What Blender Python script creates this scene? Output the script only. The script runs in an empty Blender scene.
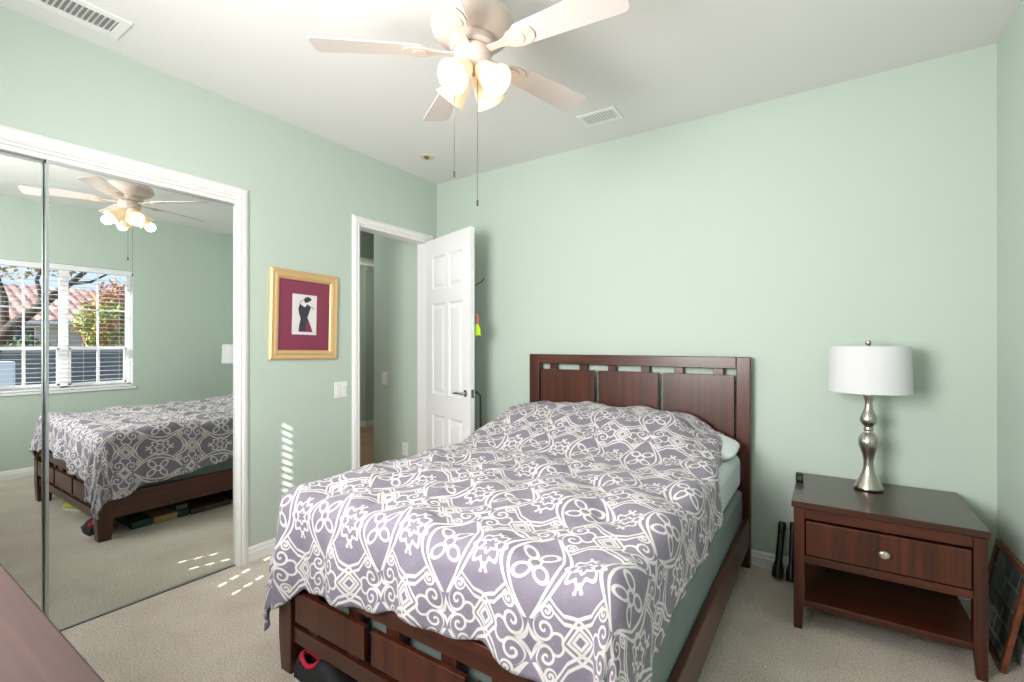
import bpy, bmesh, math, random
from math import sin, cos, pi, radians, sqrt, atan2, hypot
from mathutils import Vector, Matrix, noise
random.seed(7)
S = bpy.context.scene
COL = S.collection

# ------------------------------------------------------------------ camera
CAMZ = 1.27
cam = bpy.data.cameras.new('camera')
cam.sensor_width = 36; cam.sensor_fit = 'HORIZONTAL'
cam.lens = 470 / 1024 * 36
cam.shift_y = 2 / 1024
cam.clip_start = 0.02
camo = bpy.data.objects.new('camera', cam); COL.objects.link(camo)
camo.location = (0, 0, CAMZ)
camo.rotation_euler = (pi / 2, 0, math.atan(313 / 470))
S.camera = camo

# ------------------------------------------------------------------ world, sun, daylight, exposure
w = bpy.data.worlds.new('world'); S.world = w; w.use_nodes = True
wn = w.node_tree; wn.nodes.clear()
wo = wn.nodes.new('ShaderNodeOutputWorld'); bg = wn.nodes.new('ShaderNodeBackground')
tcw = wn.nodes.new('ShaderNodeTexCoord'); spw = wn.nodes.new('ShaderNodeSeparateXYZ'); rpw = wn.nodes.new('ShaderNodeValToRGB')
rpw.color_ramp.elements[0].position = 0; rpw.color_ramp.elements[0].color = (.70, .82, 1, 1)
rpw.color_ramp.elements[1].position = .7; rpw.color_ramp.elements[1].color = (.26, .48, .95, 1)
bg.inputs['Strength'].default_value = 1.5
wn.links.new(tcw.outputs['Generated'], spw.inputs[0]); wn.links.new(spw.outputs[2], rpw.inputs[0])
wn.links.new(rpw.outputs[0], bg.inputs[0]); wn.links.new(bg.outputs[0], wo.inputs[0])

def lamp(name, kind, loc, energy, color=(1, 1, 1), **kw):
    l = bpy.data.lights.new(name, kind); l.energy = energy; l.color = color
    for k, v in kw.items(): setattr(l, k, v)
    o = bpy.data.objects.new(name, l); o.location = loc; COL.objects.link(o); return o
SUN_DIR = Vector((-.33, 1, -.62))
sun = lamp('sun', 'SUN', (3, -8, 8), 16.0, (1, .95, .88), angle=radians(.2))
sun.rotation_euler = SUN_DIR.to_track_quat('-Z', 'Y').to_euler()
# area lamp added inside the closed front blind, standing in for window light
day = lamp('daylight_fill', 'AREA', (-1.22, -.47, 1.55), 78, (1, .99, .97), shape='RECTANGLE', size=1.0, size_y=1.1, spread=radians(170))
day.rotation_euler = (radians(91), 0, radians(-12))
hallL = lamp('hall_fill', 'POINT', (-4.2, 2.2, 2.2), 13, (1, .98, .95), shadow_soft_size=.25)  # two unseen point lamps added to brighten the hall, no fixture there
hallL2 = lamp('hall_fill', 'POINT', (-5.2, 3.9, 2.1), 11, (1, .98, .95), shadow_soft_size=.25)

S.view_settings.view_transform = 'Standard'; S.view_settings.look = 'None'
S.view_settings.gamma = 1; S.view_settings.use_curve_mapping = False
S.view_settings.exposure = 0.14

# ------------------------------------------------------------------ mesh helpers
class MB:
    def __init__(s): s.v = []; s.f = []; s.uv = None
    def add(s, vs, fs):
        b = len(s.v); s.v += [Vector(p) for p in vs]; s.f += [tuple(i + b for i in f) for f in fs]; return s
    def box(s, x0, x1, y0, y1, z0, z1):
        return s.add([(x0, y0, z0), (x1, y0, z0), (x1, y1, z0), (x0, y1, z0), (x0, y0, z1), (x1, y0, z1), (x1, y1, z1), (x0, y1, z1)],
                     [(3, 2, 1, 0), (4, 5, 6, 7), (0, 1, 5, 4), (1, 2, 6, 5), (2, 3, 7, 6), (3, 0, 4, 7)])
    def hexa(s, bot, top):
        return s.add(list(bot) + list(top), [(3, 2, 1, 0), (4, 5, 6, 7), (0, 1, 5, 4), (1, 2, 6, 5), (2, 3, 7, 6), (3, 0, 4, 7)])
    def loft(s, *rings):
        n = len(rings[0]); fs = [tuple(range(n))[::-1], tuple((len(rings) - 1) * n + i for i in range(n))]
        for k in range(len(rings) - 1):
            for i in range(n): fs.append((k * n + i, k * n + (i + 1) % n, (k + 1) * n + (i + 1) % n, (k + 1) * n + i))
        return s.add([p for r in rings for p in r], fs)
    def lathe(s, prof, c=(0, 0, 0), seg=28, M=None):
        vs = []; fs = []
        n = len(prof)
        for i in range(seg):
            a = 2 * pi * i / seg
            for r, z in prof:
                p = Vector((r * cos(a), r * sin(a), z))
                if M: p = M @ p
                vs.append(p + Vector(c))
        for i in range(seg):
            j = (i + 1) % seg
            for k in range(n - 1): fs.append((i * n + k, j * n + k, j * n + k + 1, i * n + k + 1))
        if prof[0][0] > 1e-6: fs.append(tuple(i * n for i in range(seg))[::-1])
        if prof[-1][0] > 1e-6: fs.append(tuple(i * n + n - 1 for i in range(seg)))
        return s.add(vs, fs)
    def shell(s, prof, c=(0, 0, 0), seg=28, M=None):     # open lathe
        n = len(prof); vs = []; fs = []
        for i in range(seg):
            a = 2 * pi * i / seg
            for r, z in prof:
                p = Vector((r * cos(a), r * sin(a), z))
                if M: p = M @ p
                vs.append(p + Vector(c))
        for i in range(seg):
            j = (i + 1) % seg
            for k in range(n - 1): fs.append((i * n + k, j * n + k, j * n + k + 1, i * n + k + 1))
        return s.add(vs, fs)
    def tube(s, pts, r, seg=8):
        pts = [Vector(p) for p in pts]; rs = r if isinstance(r, (list, tuple)) else [r] * len(pts)
        vs = []; fs = []
        for i, p in enumerate(pts):
            t = (pts[min(i + 1, len(pts) - 1)] - pts[max(i - 1, 0)]).normalized()
            u = t.cross(Vector((0, 0, 1)) if abs(t.z) < .9 else Vector((1, 0, 0))).normalized(); v = t.cross(u)
            for k in range(seg):
                a = 2 * pi * k / seg; vs.append(p + (u * cos(a) + v * sin(a)) * rs[i])
        for i in range(len(pts) - 1):
            for k in range(seg):
                l = (k + 1) % seg
                fs.append((i * seg + k, i * seg + l, (i + 1) * seg + l, (i + 1) * seg + k))
        fs.append(tuple(range(seg))[::-1]); fs.append(tuple((len(pts) - 1) * seg + k for k in range(seg)))
        return s.add(vs, fs)
    def prism(s, poly, f0, f1):          # poly of 2-d points, f0/f1 map (a,b) to 3-d on the two faces
        n = len(poly)
        vs = [f0(*p) for p in poly] + [f1(*p) for p in poly]
        fs = [tuple(range(n))[::-1], tuple(range(n, 2 * n))] + [(i, (i + 1) % n, n + (i + 1) % n, n + i) for i in range(n)]
        return s.add(vs, fs)
    def grid(s, fn, nu, nv, uvfn=None):
        vs = []; fs = []; b = len(s.v)
        for j in range(nv + 1):
            for i in range(nu + 1): vs.append(fn(i / nu, j / nv))
        for j in range(nv):
            for i in range(nu):
                a = j * (nu + 1) + i; fs.append((a, a + 1, a + nu + 2, a + nu + 1))
        if uvfn: s.uv = [uvfn(i / nu, j / nv) for j in range(nv + 1) for i in range(nu + 1)]
        return s.add(vs, fs)
    def xform(s, M):
        s.v = [M @ p for p in s.v]; return s
    def build(s, name, m, parent=None, bevel=0, smooth=False, local=False, seg=2, angle=40):
        off = Vector((0, 0, 0))
        if parent and not local:
            q = parent
            while q: off += q.location; q = q.parent
        me = bpy.data.meshes.new(name)
        me.from_pydata([tuple(p - off) for p in s.v], [], s.f)
        if s.uv:
            l = me.uv_layers.new(name='UVMap')
            for lp in me.loops: l.data[lp.index].uv = s.uv[lp.vertex_index]
        bm = bmesh.new(); bm.from_mesh(me); bmesh.ops.recalc_face_normals(bm, faces=bm.faces); bm.to_mesh(me); bm.free()
        me.materials.append(m)
        o = bpy.data.objects.new(name, me); COL.objects.link(o)
        if parent: o.parent = parent
        if smooth:
            for p in me.polygons: p.use_smooth = True
            if smooth != 'all':
                try: me.set_sharp_from_angle(angle=radians(angle))
                except Exception: pass
        if bevel:
            b = o.modifiers.new('bevel', 'BEVEL'); b.width = bevel; b.segments = seg; b.limit_method = 'ANGLE'; b.angle_limit = radians(35)
            for p in me.polygons: p.use_smooth = True
            b.harden_normals = True
        return o

def thing(name, label, cat, loc=(0, 0, 0), group=None):
    o = bpy.data.objects.new(name, None); o.empty_display_size = .1; o.location = loc; COL.objects.link(o)
    return tag(o, label, cat, group)
def tag(o, label, cat, group=None, kind=None):
    o['label'] = label; o['category'] = cat
    if group: o['group'] = group
    if kind: o['kind'] = kind
    return o
def struct(o, label=None, cat=None):
    o['kind'] = 'structure'
    if label: o['label'] = label
    if cat: o['category'] = cat
    return o
def sempty(name, loc, label=None, cat=None):
    o = bpy.data.objects.new(name, None); o.location = loc; o.empty_display_size = .1; COL.objects.link(o); return struct(o, label, cat)

# ------------------------------------------------------------------ material helpers
def srgb(r, g, b):
    f = lambda c: c / 12.92 if c <= .04045 else ((c + .055) / 1.055) ** 2.4
    return (f(r / 255), f(g / 255), f(b / 255), 1)
def base(name):
    m = bpy.data.materials.new(name); m.use_nodes = True
    nt = m.node_tree; return m, nt, nt.nodes['Principled BSDF']
def mat(name, col, rough=.5, metal=0, bump=0, bscale=200, var=0, vscale=3, spec=.5, coat=0, emit=0, ecol=None):
    m, nt, p = base(name)
    p.inputs['Base Color'].default_value = col; p.inputs['Roughness'].default_value = rough; p.inputs['Metallic'].default_value = metal
    p.inputs['Specular IOR Level'].default_value = spec; p.inputs['Coat Weight'].default_value = coat
    tc = nt.nodes.new('ShaderNodeTexCoord')
    if var:
        n = nt.nodes.new('ShaderNodeTexNoise'); n.inputs['Scale'].default_value = vscale; n.inputs['Detail'].default_value = 4
        mx = nt.nodes.new('ShaderNodeMix'); mx.data_type = 'RGBA'; mx.inputs[0].default_value = 1
        mx.inputs[6].default_value = tuple(c * (1 - var) for c in col[:3]) + (1,); mx.inputs[7].default_value = tuple(min(1, c * (1 + var)) for c in col[:3]) + (1,)
        nt.links.new(tc.outputs['Object'], n.inputs['Vector']); nt.links.new(n.outputs['Fac'], mx.inputs[0]); nt.links.new(mx.outputs[2], p.inputs['Base Color'])
    if bump:
        n = nt.nodes.new('ShaderNodeTexNoise'); n.inputs['Scale'].default_value = bscale; n.inputs['Detail'].default_value = 3
        b = nt.nodes.new('ShaderNodeBump'); b.inputs['Strength'].default_value = bump; b.inputs['Distance'].default_value = .01
        nt.links.new(tc.outputs['Object'], n.inputs['Vector']); nt.links.new(n.outputs['Fac'], b.inputs['Height']); nt.links.new(b.outputs[0], p.inputs['Normal'])
    if emit:
        p.inputs['Emission Color'].default_value = ecol or col; p.inputs['Emission Strength'].default_value = emit
    return m
def wood(name, c0, c1, axis='z', scale=1.0, rough=.34, coat=.14):
    m, nt, p = base(name)
    tc = nt.nodes.new('ShaderNodeTexCoord'); mp = nt.nodes.new('ShaderNodeMapping')
    sc = {'x': (1.2, 26, 26), 'y': (26, 1.2, 26), 'z': (26, 26, 1.2)}[axis]
    mp.inputs['Scale'].default_value = tuple(q * scale for q in sc)
    n = nt.nodes.new('ShaderNodeTexNoise'); n.inputs['Scale'].default_value = 1.6; n.inputs['Detail'].default_value = 6; n.inputs['Distortion'].default_value = .6
    r = nt.nodes.new('ShaderNodeValToRGB'); r.color_ramp.elements[0].position = .3; r.color_ramp.elements[1].position = .72
    r.color_ramp.elements[0].color = c0; r.color_ramp.elements[1].color = c1
    b = nt.nodes.new('ShaderNodeBump'); b.inputs['Strength'].default_value = .05; b.inputs['Distance'].default_value = .002
    L = nt.links.new
    L(tc.outputs['Object'], mp.inputs[0]); L(mp.outputs[0], n.inputs['Vector']); L(n.outputs['Fac'], r.inputs[0]); L(r.outputs[0], p.inputs['Base Color'])
    L(n.outputs['Fac'], b.inputs['Height']); L(b.outputs[0], p.inputs['Normal'])
    p.inputs['Roughness'].default_value = rough; p.inputs['Coat Weight'].default_value = coat; p.inputs['Coat Roughness'].default_value = .18
    return m

# tiny expression language over math nodes
class X:
    nt = None
    def __init__(s, k): s.k = k
    @staticmethod
    def op(o, *a, clamp=False):
        n = X.nt.nodes.new('ShaderNodeMath'); n.operation = o; n.use_clamp = clamp
        for i, q in enumerate(a):
            if isinstance(q, X): X.nt.links.new(q.k, n.inputs[i])
            else: n.inputs[i].default_value = q
        return X(n.outputs[0])
    def __add__(s, o): return X.op('ADD', s, o)
    __radd__ = __add__
    def __sub__(s, o): return X.op('SUBTRACT', s, o)
    def __rsub__(s, o): return X.op('SUBTRACT', o, s)
    def __mul__(s, o): return X.op('MULTIPLY', s, o)
    __rmul__ = __mul__
    def __truediv__(s, o): return X.op('DIVIDE', s, o)
def xabs(a): return X.op('ABSOLUTE', a)
def xmin(a, *r):
    for b in r: a = X.op('MINIMUM', a, b)
    return a
def xmax(a, b): return X.op('MAXIMUM', a, b)
def xfract(a): return X.op('FRACT', a)
def xpow(a, b): return X.op('POWER', a, b)
def xsin(a): return X.op('SINE', a)
def xcos(a): return X.op('COSINE', a)
def xlen(a, b): return X.op('SQRT', a * a + b * b)
def xatan2(a, b): return X.op('ARCTAN2', a, b)

def comforter_mat():
    """white trellis, medallions and scrolls printed on lavender grey cloth; UV is in metres of cloth"""
    m, nt, p = base('comforter_cloth'); X.nt = nt; L = nt.links.new
    tc = nt.nodes.new('ShaderNodeTexCoord'); sep = nt.nodes.new('ShaderNodeSeparateXYZ'); L(tc.outputs['UV'], sep.inputs[0])
    W, H = .28, .385
    u = X(sep.outputs[0]) * (1 / (W / 2)); v = X(sep.outputs[1]) * (1 / (W / 2)); B = H / W
    a = X.op('PINGPONG', u, 1.0); b = X.op('PINGPONG', v, B)      # quarter tile: a 0..1, b 0..B
    ds=[]
    c=1-a
    def circ(cx,cy,r): return xabs(xlen(a-cx,b-cy)-r)
    def rose(cx,cy,r,amp,k,ey,ph,n):
        dx=a-cx; dy=(b-cy)*(1/ey); return xabs(xlen(dx,dy)-(r+amp*xcos(xatan2(dy,dx)*k+ph)))*n
    # six-pointed star inside a cusped ring with curled tips
    ds+=[rose(0,0,.160,.034,6,1.0,pi,.72), rose(0,0,.315,.05,8,1.25,0,.75)]
    ds+=[xlen(a-.065,b-.54)-.012, xmax(xabs(a-.02-(b-.40)*.33), xabs(b-.46)-.06)]
    # double ogee band round the ring
    lim=xmax(b-1.0,0*b)*3.0
    ds+=[xabs(c-.68*xcos(b*1.46))*.74+lim, xabs(c-.51*xcos(b*1.46))*.82+lim]
    # ring with four petals
    ds+=[circ(1,0,.12)]
    px=c-.20; py=b-.235
    q=(px+py*.85)*.76; r=(py-px*.85)*.76
    ds+=[xabs(xlen(q*.60,r)-.112)]
    # stepped double zigzag crossing over into the diamond
    tri=xabs(xfract(a*1.9+.5)-.5)*.20
    far=xmax(a-.56,0*a)*3.0
    ds+=[xabs(b-(1.13+tri-.74*a))*.76+far, xabs(b-(.99+tri-.74*a))*.76+far]
    n2=xmax(a-.34,0*a)*3.0
    ds+=[xabs(b-(.99+1.1*a))*.67+n2, xabs(b-(1.13+1.1*a))*.67+n2]
    ds+=[xabs(a*1.1+(B-b)-.14)*.67]
    # scrolls
    def scroll(cx,cy,R,sg,ph):
        dx=a-cx; dy=b-cy; rr=xlen(dx,dy); th=xatan2(dy,dx)*sg
        p=R*.74; f=xfract(rr*(1/p)-th*(1/(2*pi))+ph)
        return xmax(xabs(f-.5)*p, rr-R)
    ds+=[scroll(.68,1.135,.205,-1,.0), scroll(.60,.815,.115,1,.3)]
    ds+=[circ(.44,B-.06,.13)+xmax(a-.53,0*a)*3]
    # concave star between the scrolls
    e=xpow(c*.9+.0004,.66)+xpow((B-b)*.8+.0004,.66)
    ds+=[xabs(e-.36)*.36]
    d = xmin(*ds)
    mr = nt.nodes.new('ShaderNodeMapRange'); mr.interpolation_type = 'SMOOTHSTEP'
    L(d.k, mr.inputs[0]); mr.inputs[1].default_value = .019; mr.inputs[2].default_value = .034; mr.inputs[3].default_value = 1; mr.inputs[4].default_value = 0
    mx = nt.nodes.new('ShaderNodeMix'); mx.data_type = 'RGBA'
    mx.inputs[6].default_value = srgb(134, 126, 141); mx.inputs[7].default_value = srgb(218, 213, 212)
    L(mr.outputs[0], mx.inputs[0]); L(mx.outputs[2], p.inputs['Base Color'])
    n = nt.nodes.new('ShaderNodeTexNoise'); n.inputs['Scale'].default_value = 22; n.inputs['Detail'].default_value = 4
    bp = nt.nodes.new('ShaderNodeBump'); bp.inputs['Strength'].default_value = .35; bp.inputs['Distance'].default_value = .02
    L(tc.outputs['Object'], n.inputs['Vector']); L(n.outputs['Fac'], bp.inputs['Height']); L(bp.outputs[0], p.inputs['Normal'])
    p.inputs['Roughness'].default_value = .85; p.inputs['Sheen Weight'].default_value = .15; p.inputs['Specular IOR Level'].default_value = .2
    return m

def carpet_mat():
    m, nt, p = base('carpet'); L = nt.links.new
    tc = nt.nodes.new('ShaderNodeTexCoord')
    n1 = nt.nodes.new('ShaderNodeTexNoise'); n1.inputs['Scale'].default_value = 150; n1.inputs['Detail'].default_value = 5
    n2 = nt.nodes.new('ShaderNodeTexNoise'); n2.inputs['Scale'].default_value = 3.2; n2.inputs['Detail'].default_value = 5
    r1 = nt.nodes.new('ShaderNodeValToRGB'); r1.color_ramp.elements[0].position = .33; r1.color_ramp.elements[1].position = .68
    r1.color_ramp.elements[0].color = srgb(202, 189, 175); r1.color_ramp.elements[1].color = srgb(250, 240, 229)
    r2 = nt.nodes.new('ShaderNodeValToRGB'); r2.color_ramp.elements[0].position = .3; r2.color_ramp.elements[1].position = .7
    r2.color_ramp.elements[0].color = (.80, .78, .76, 1); r2.color_ramp.elements[1].color = (1, 1, 1, 1)
    mx = nt.nodes.new('ShaderNodeMix'); mx.data_type = 'RGBA'; mx.blend_type = 'MULTIPLY'; mx.inputs[0].default_value = 1
    b = nt.nodes.new('ShaderNodeBump'); b.inputs['Strength'].default_value = .8; b.inputs['Distance'].default_value = .012
    for n in (n1, n2): L(tc.outputs['Object'], n.inputs['Vector'])
    L(n1.outputs['Fac'], r1.inputs[0]); L(n2.outputs['Fac'], r2.inputs[0]); L(r1.outputs[0], mx.inputs[6]); L(r2.outputs[0], mx.inputs[7])
    L(mx.outputs[2], p.inputs['Base Color']); L(n1.outputs['Fac'], b.inputs['Height']); L(b.outputs[0], p.inputs['Normal'])
    p.inputs['Roughness'].default_value = 1; p.inputs['Specular IOR Level'].default_value = .05
    return m
def tile_mat():
    m, nt, p = base('hall_tile'); L = nt.links.new
    tc = nt.nodes.new('ShaderNodeTexCoord'); bk = nt.nodes.new('ShaderNodeTexBrick')
    bk.inputs['Scale'].default_value = 1; bk.inputs['Brick Width'].default_value = .4; bk.inputs['Row Height'].default_value = .4; bk.offset = 0
    bk.inputs['Mortar Size'].default_value = .008
    bk.inputs['Color1'].default_value = srgb(190, 152, 118); bk.inputs['Color2'].default_value = srgb(176, 138, 104); bk.inputs['Mortar'].default_value = srgb(140, 112, 90)
    L(tc.outputs['Object'], bk.inputs[0]); L(bk.outputs[0], p.inputs['Base Color']); p.inputs['Roughness'].default_value = .35
    return m
def pavers_mat():
    m, nt, p = base('grey_collage'); L = nt.links.new
    tc = nt.nodes.new('ShaderNodeTexCoord'); bk = nt.nodes.new('ShaderNodeTexBrick')
    mp = nt.nodes.new('ShaderNodeMapping'); mp.inputs['Rotation'].default_value = (0, 0, 0)
    sx = nt.nodes.new('ShaderNodeSeparateXYZ'); cx = nt.nodes.new('ShaderNodeCombineXYZ')
    bk.inputs['Scale'].default_value = 1; bk.inputs['Brick Width'].default_value = .085; bk.inputs['Row Height'].default_value = .075
    bk.inputs['Mortar Size'].default_value = .007; bk.inputs['Mortar Smooth'].default_value = .6
    bk.inputs['Color1'].default_value = srgb(86, 92, 86); bk.inputs['Color2'].default_value = srgb(58, 64, 60); bk.inputs['Mortar'].default_value = srgb(120, 124, 116)
    L(tc.outputs['Object'], sx.inputs[0]); L(sx.outputs[1], cx.inputs[0]); L(sx.outputs[2], cx.inputs[1]); L(cx.outputs[0], bk.inputs[0])
    L(bk.outputs[0], p.inputs['Base Color']); p.inputs['Roughness'].default_value = .15
    return m
def roof_mat():
    m, nt, p = base('clay_roof_tile'); L = nt.links.new
    tc = nt.nodes.new('ShaderNodeTexCoord'); n = nt.nodes.new('ShaderNodeTexNoise'); n.inputs['Scale'].default_value = 3; n.inputs['Detail'].default_value = 5
    r = nt.nodes.new('ShaderNodeValToRGB'); r.color_ramp.elements[0].position = .35; r.color_ramp.elements[1].position = .65
    r.color_ramp.elements[0].color = srgb(150, 106, 94); r.color_ramp.elements[1].color = srgb(204, 166, 150)
    L(tc.outputs['Object'], n.inputs[0]); L(n.outputs[0], r.inputs[0]); L(r.outputs[0], p.inputs['Base Color']); p.inputs['Roughness'].default_value = .9
    return m
def leaf_mat(name, c0, c1, c2):
    m, nt, p = base(name); L = nt.links.new
    tc = nt.nodes.new('ShaderNodeTexCoord'); n = nt.nodes.new('ShaderNodeTexNoise'); n.inputs['Scale'].default_value = 2.2; n.inputs['Detail'].default_value = 4
    r = nt.nodes.new('ShaderNodeValToRGB'); r.color_ramp.elements[0].position = .36; r.color_ramp.elements[1].position = .64
    r.color_ramp.elements[0].color = c0; r.color_ramp.elements[1].color = c2; e = r.color_ramp.elements.new(.5); e.color = c1
    L(tc.outputs['Object'], n.inputs[0]); L(n.outputs[0], r.inputs[0]); L(r.outputs[0], p.inputs['Base Color']); p.inputs['Roughness'].default_value = .7
    return m

M_wall = mat('sage_wall_paint', srgb(192, 206, 195), .75, bump=.06, bscale=120, spec=.25)
M_ceil = mat('ceiling_paint', srgb(232, 230, 228), .9, bump=.05, bscale=90, spec=.1)
M_trim = mat('white_trim_paint', srgb(240, 239, 238), .35)
M_white = mat('white_plastic', srgb(238, 238, 236), .4)
M_door = mat('door_paint', srgb(240, 240, 241), .42)
M_carpet = carpet_mat()
M_tile = tile_mat()
M_dark = mat('dark_gap', srgb(22, 20, 20), .8)
WC0, WC1 = srgb(50, 22, 12), srgb(90, 40, 22)
M_woodz = wood('cherry_wood_upright', WC0, WC1, 'z')
M_woodx = wood('cherry_wood_crosswise', WC0, WC1, 'x')
M_woody = wood('cherry_wood_lengthwise', WC0, WC1, 'y')
M_nst = wood('nightstand_top_wood', srgb(46, 24, 17), srgb(70, 36, 25), 'x', rough=.24, coat=.25)
M_dress = wood('dresser_wood', srgb(56, 37, 34), srgb(78, 54, 50), 'x', rough=.5, coat=.15)
M_mirror = mat('mirror_glass', (.73, .76, .74, 1), .0, 1)
M_alu = mat('brushed_aluminium', srgb(196, 200, 204), .3, 1)
M_nickel = mat('brushed_nickel', srgb(190, 184, 176), .28, 1)
M_chrome = mat('door_chrome', srgb(196, 192, 190), .18, 1)
M_gold = mat('gold_frame', srgb(222, 186, 134), .42, .35, bump=.1, bscale=60)
M_mat = mat('burgundy_mat', srgb(134, 54, 80), .5)
M_paper = mat('print_paper', srgb(226, 222, 222), .6)
M_ink = mat('sketch_ink', srgb(62, 58, 70), .7, var=.5, vscale=120)
M_ink2 = mat('sketch_burgundy_ink', srgb(128, 58, 84), .7, var=.3, vscale=120)
M_black = mat('black_plastic', srgb(20, 20, 21), .3)
M_fanw = mat('fan_white', srgb(216, 200, 190), .4)
M_blade = mat('fan_blade_white', srgb(220, 208, 204), .45)
M_bladee = mat('blade_edge', srgb(120, 92, 84), .5)
M_bell = mat('frosted_glass_shade', srgb(226, 206, 178), .35, emit=.34, ecol=srgb(255, 226, 180))
M_bulb = mat('lit_bulb', srgb(255, 240, 220), .3, emit=1.6, ecol=srgb(255, 232, 196))
M_shade = mat('lamp_shade_linen', srgb(222, 222, 225), .9, bump=.1, bscale=400)
M_box = mat('box_spring_cloth', srgb(120, 134, 130), .8, var=.12, vscale=8, bump=.1)
M_pad = mat('mattress_cloth', srgb(206, 216, 220), .8)
M_pillow = mat('pillow_cloth', srgb(216, 224, 226), .8)
M_comf = comforter_mat()
M_lining = mat('comforter_lining', srgb(128, 116, 146), .85)

XL, XR, YB, YF, H = -2.786, .654, 3.016, -.56, 2.64
T = .11
# ------------------------------------------------------------------ shell
struct(MB().box(XL - .2, XR + .02, YF - .02, YB + .02, -.1, 0).build('floor', M_carpet))
struct(MB().box(-8.2, XR + .5, YF - .5, 7.3, H, H + .15).build('ceiling', M_ceil))
struct(MB().box(-3.6, XR + T, YB, YB + T, -.1, H).build('wall_back', M_wall))
CY0, CY1, CZ = -.45, 1.360, 2.097       # closet opening
DY0, DY1, DZ = 2.195, 2.905, 2.125      # bedroom door opening
wl = MB()
wl.box(XL - T, XL, YF - T, CY0, 0, H).box(XL - T, XL, CY0, CY1, CZ, H).box(XL - T, XL, CY1, DY0, 0, H)
wl.box(XL - T, XL, DY0, DY1, DZ, H).box(XL - T, XL, DY1, YB, 0, H)
struct(wl.build('wall_left', M_wall))
WY0, WY1, WZ0, WZ1 = .885, 1.97, .80, 2.05   # right wall window
wr = MB()
wr.box(XR, XR + T, YF - T, WY0, -.1, H).box(XR, XR + T, WY1, YB, -.1, H).box(XR, XR + T, WY0, WY1, -.1, WZ0).box(XR, XR + T, WY0, WY1, WZ1, H)
struct(wr.build('wall_right', M_wall))
FX0, FX1, FZ0, FZ1 = -2.2, -.7, 1.0, 2.3     # front wall window
wf = MB()
wf.box(XL, FX0, YF - T, YF, -.1, H).box(FX1, XR, YF - T, YF, -.1, H).box(FX0, FX1, YF - T, YF, -.1, FZ0).box(FX0, FX1, YF - T, YF, FZ1, H)
struct(wf.build('wall_front', M_wall))
def basebrd(name, boxes):
    m = MB()
    for (p, q, nrm) in boxes:
        p = Vector(p + (0,)); q = Vector(q + (0,)); n = Vector(nrm + (0,))
        prof = [(0, 0), (.014, 0), (.014, .05), (.010, .058), (.010, .070), (.004, .082), (0, .084)]
        k = len(prof); vs = [p + n * a + Vector((0, 0, b)) for a, b in prof] + [q + n * a + Vector((0, 0, b)) for a, b in prof]
        m.add(vs, [tuple(range(k)), tuple(range(k, 2 * k))[::-1]] + [(i, (i + 1) % k, k + (i + 1) % k, k + i) for i in range(k)])
    return struct(m.build(name, M_trim))
basebrd('baseboard_back', [((XL + .014, YB), (XR, YB), (0, -1))])
basebrd('baseboard_left', [((XL, 1.418), (XL, 2.135), (1, 0)), ((XL, 2.945), (XL, YB - .014), (1, 0))])
basebrd('baseboard_right', [((XR, YF), (XR, YB - .014), (-1, 0))])
# casings: moulded profile swept round an opening on the left wall
def casing(name, y0, y1, z1, wd):
    prof = [(0, 0), (0, .012), (wd * .16, .020), (wd * .34, .014), (wd * .5, .022), (wd * .74, .020), (wd, .010), (wd, 0)]
    m = MB(); k = len(prof)
    paths = [[(y0 - a, 0, d) for a, d in prof], [(y0 - a, z1 + a, d) for a, d in prof], [(y1 + a, z1 + a, d) for a, d in prof], [(y1 + a, 0, d) for a, d in prof]]
    vs = [(XL + d, y, z) for P in paths for y, z, d in P]; fs = []
    for i in range(3):
        for j in range(k): fs.append((i * k + j, i * k + (j + 1) % k, (i + 1) * k + (j + 1) % k, (i + 1) * k + j))
    fs += [tuple(range(k)), tuple(range(3 * k, 4 * k))]
    m.add(vs, fs)
    return struct(m.build(name, M_trim))
casing('trim_1', CY0, CY1, CZ, .058)
casing('trim_2', DY0, DY1, DZ, .056)
jm = MB(); jm.box(XL - T, XL + .002, DY0 - .001, DY0 + .014, 0, DZ).box(XL - T, XL + .002, DY1 - .014, DY1 + .001, 0, DZ).box(XL - T, XL + .002, DY0 + .014, DY1 - .014, DZ - .014, DZ + .001)
jm.box(XL - .07, XL - .035, DY0 + .014, DY0 + .026, 0, DZ - .014)
struct(jm.build('trim_3', M_trim))
jm = MB(); jm.box(XL - T, XL + .002, CY1 - .004, CY1 + .001, 0, CZ).box(XL - T, XL + .002, CY0, CY1 - .004, CZ - .012, CZ + .001)
struct(jm.build('trim_4', M_trim))

# closet interior and hall beyond the door
cl = MB(); cl.box(-3.56, -3.5, -.7, 1.62, 0, H).box(-3.5, XL - T, 1.5, 1.62, 0, H).box(-3.5, XL - T, -.7, -.6, 0, H)
struct(cl.build('wall_closet', M_wall))
struct(MB().box(-8.2, XL - .2, -.72, 7.3, -.1, -.002).build('floor_hall', M_tile))
struct(MB().box(-3.42, XL - T, 2.93, 3.0, 0, H).build('wall_hall', M_wall))
hf = MB().box(-8, -5.78, 4.68, 7.2, 0, H).box(-5.78, -5.74, 4.68, 7.2, 2.37, H)
struct(hf.build('wall_hall_far', M_wall))
struct(MB().box(-4.9, -4.5, 2.9, 4.9, 2.27, H).build('trim_hall_beam', M_wall))
ho = MB().box(-8.2, -8.1, -.7, 7.3, 0, H).box(-8.1, -3.56, 1.5, 1.62, 0, H).box(-8.1, XL - T, 7.2, 7.3, 0, H).box(-3.0, XL - T, 3.2, 7.2, 0, H)
struct(ho.build('wall_hall_outer', M_wall))
basebrd('baseboard_hall', [((-8, 4.68), (-5.766, 4.68), (0, -1)), ((-5.78, 4.668), (-5.78, 7.2), (1, 0)), ((-3.42, 2.93), (XL - T, 2.93), (0, -1))])

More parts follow.
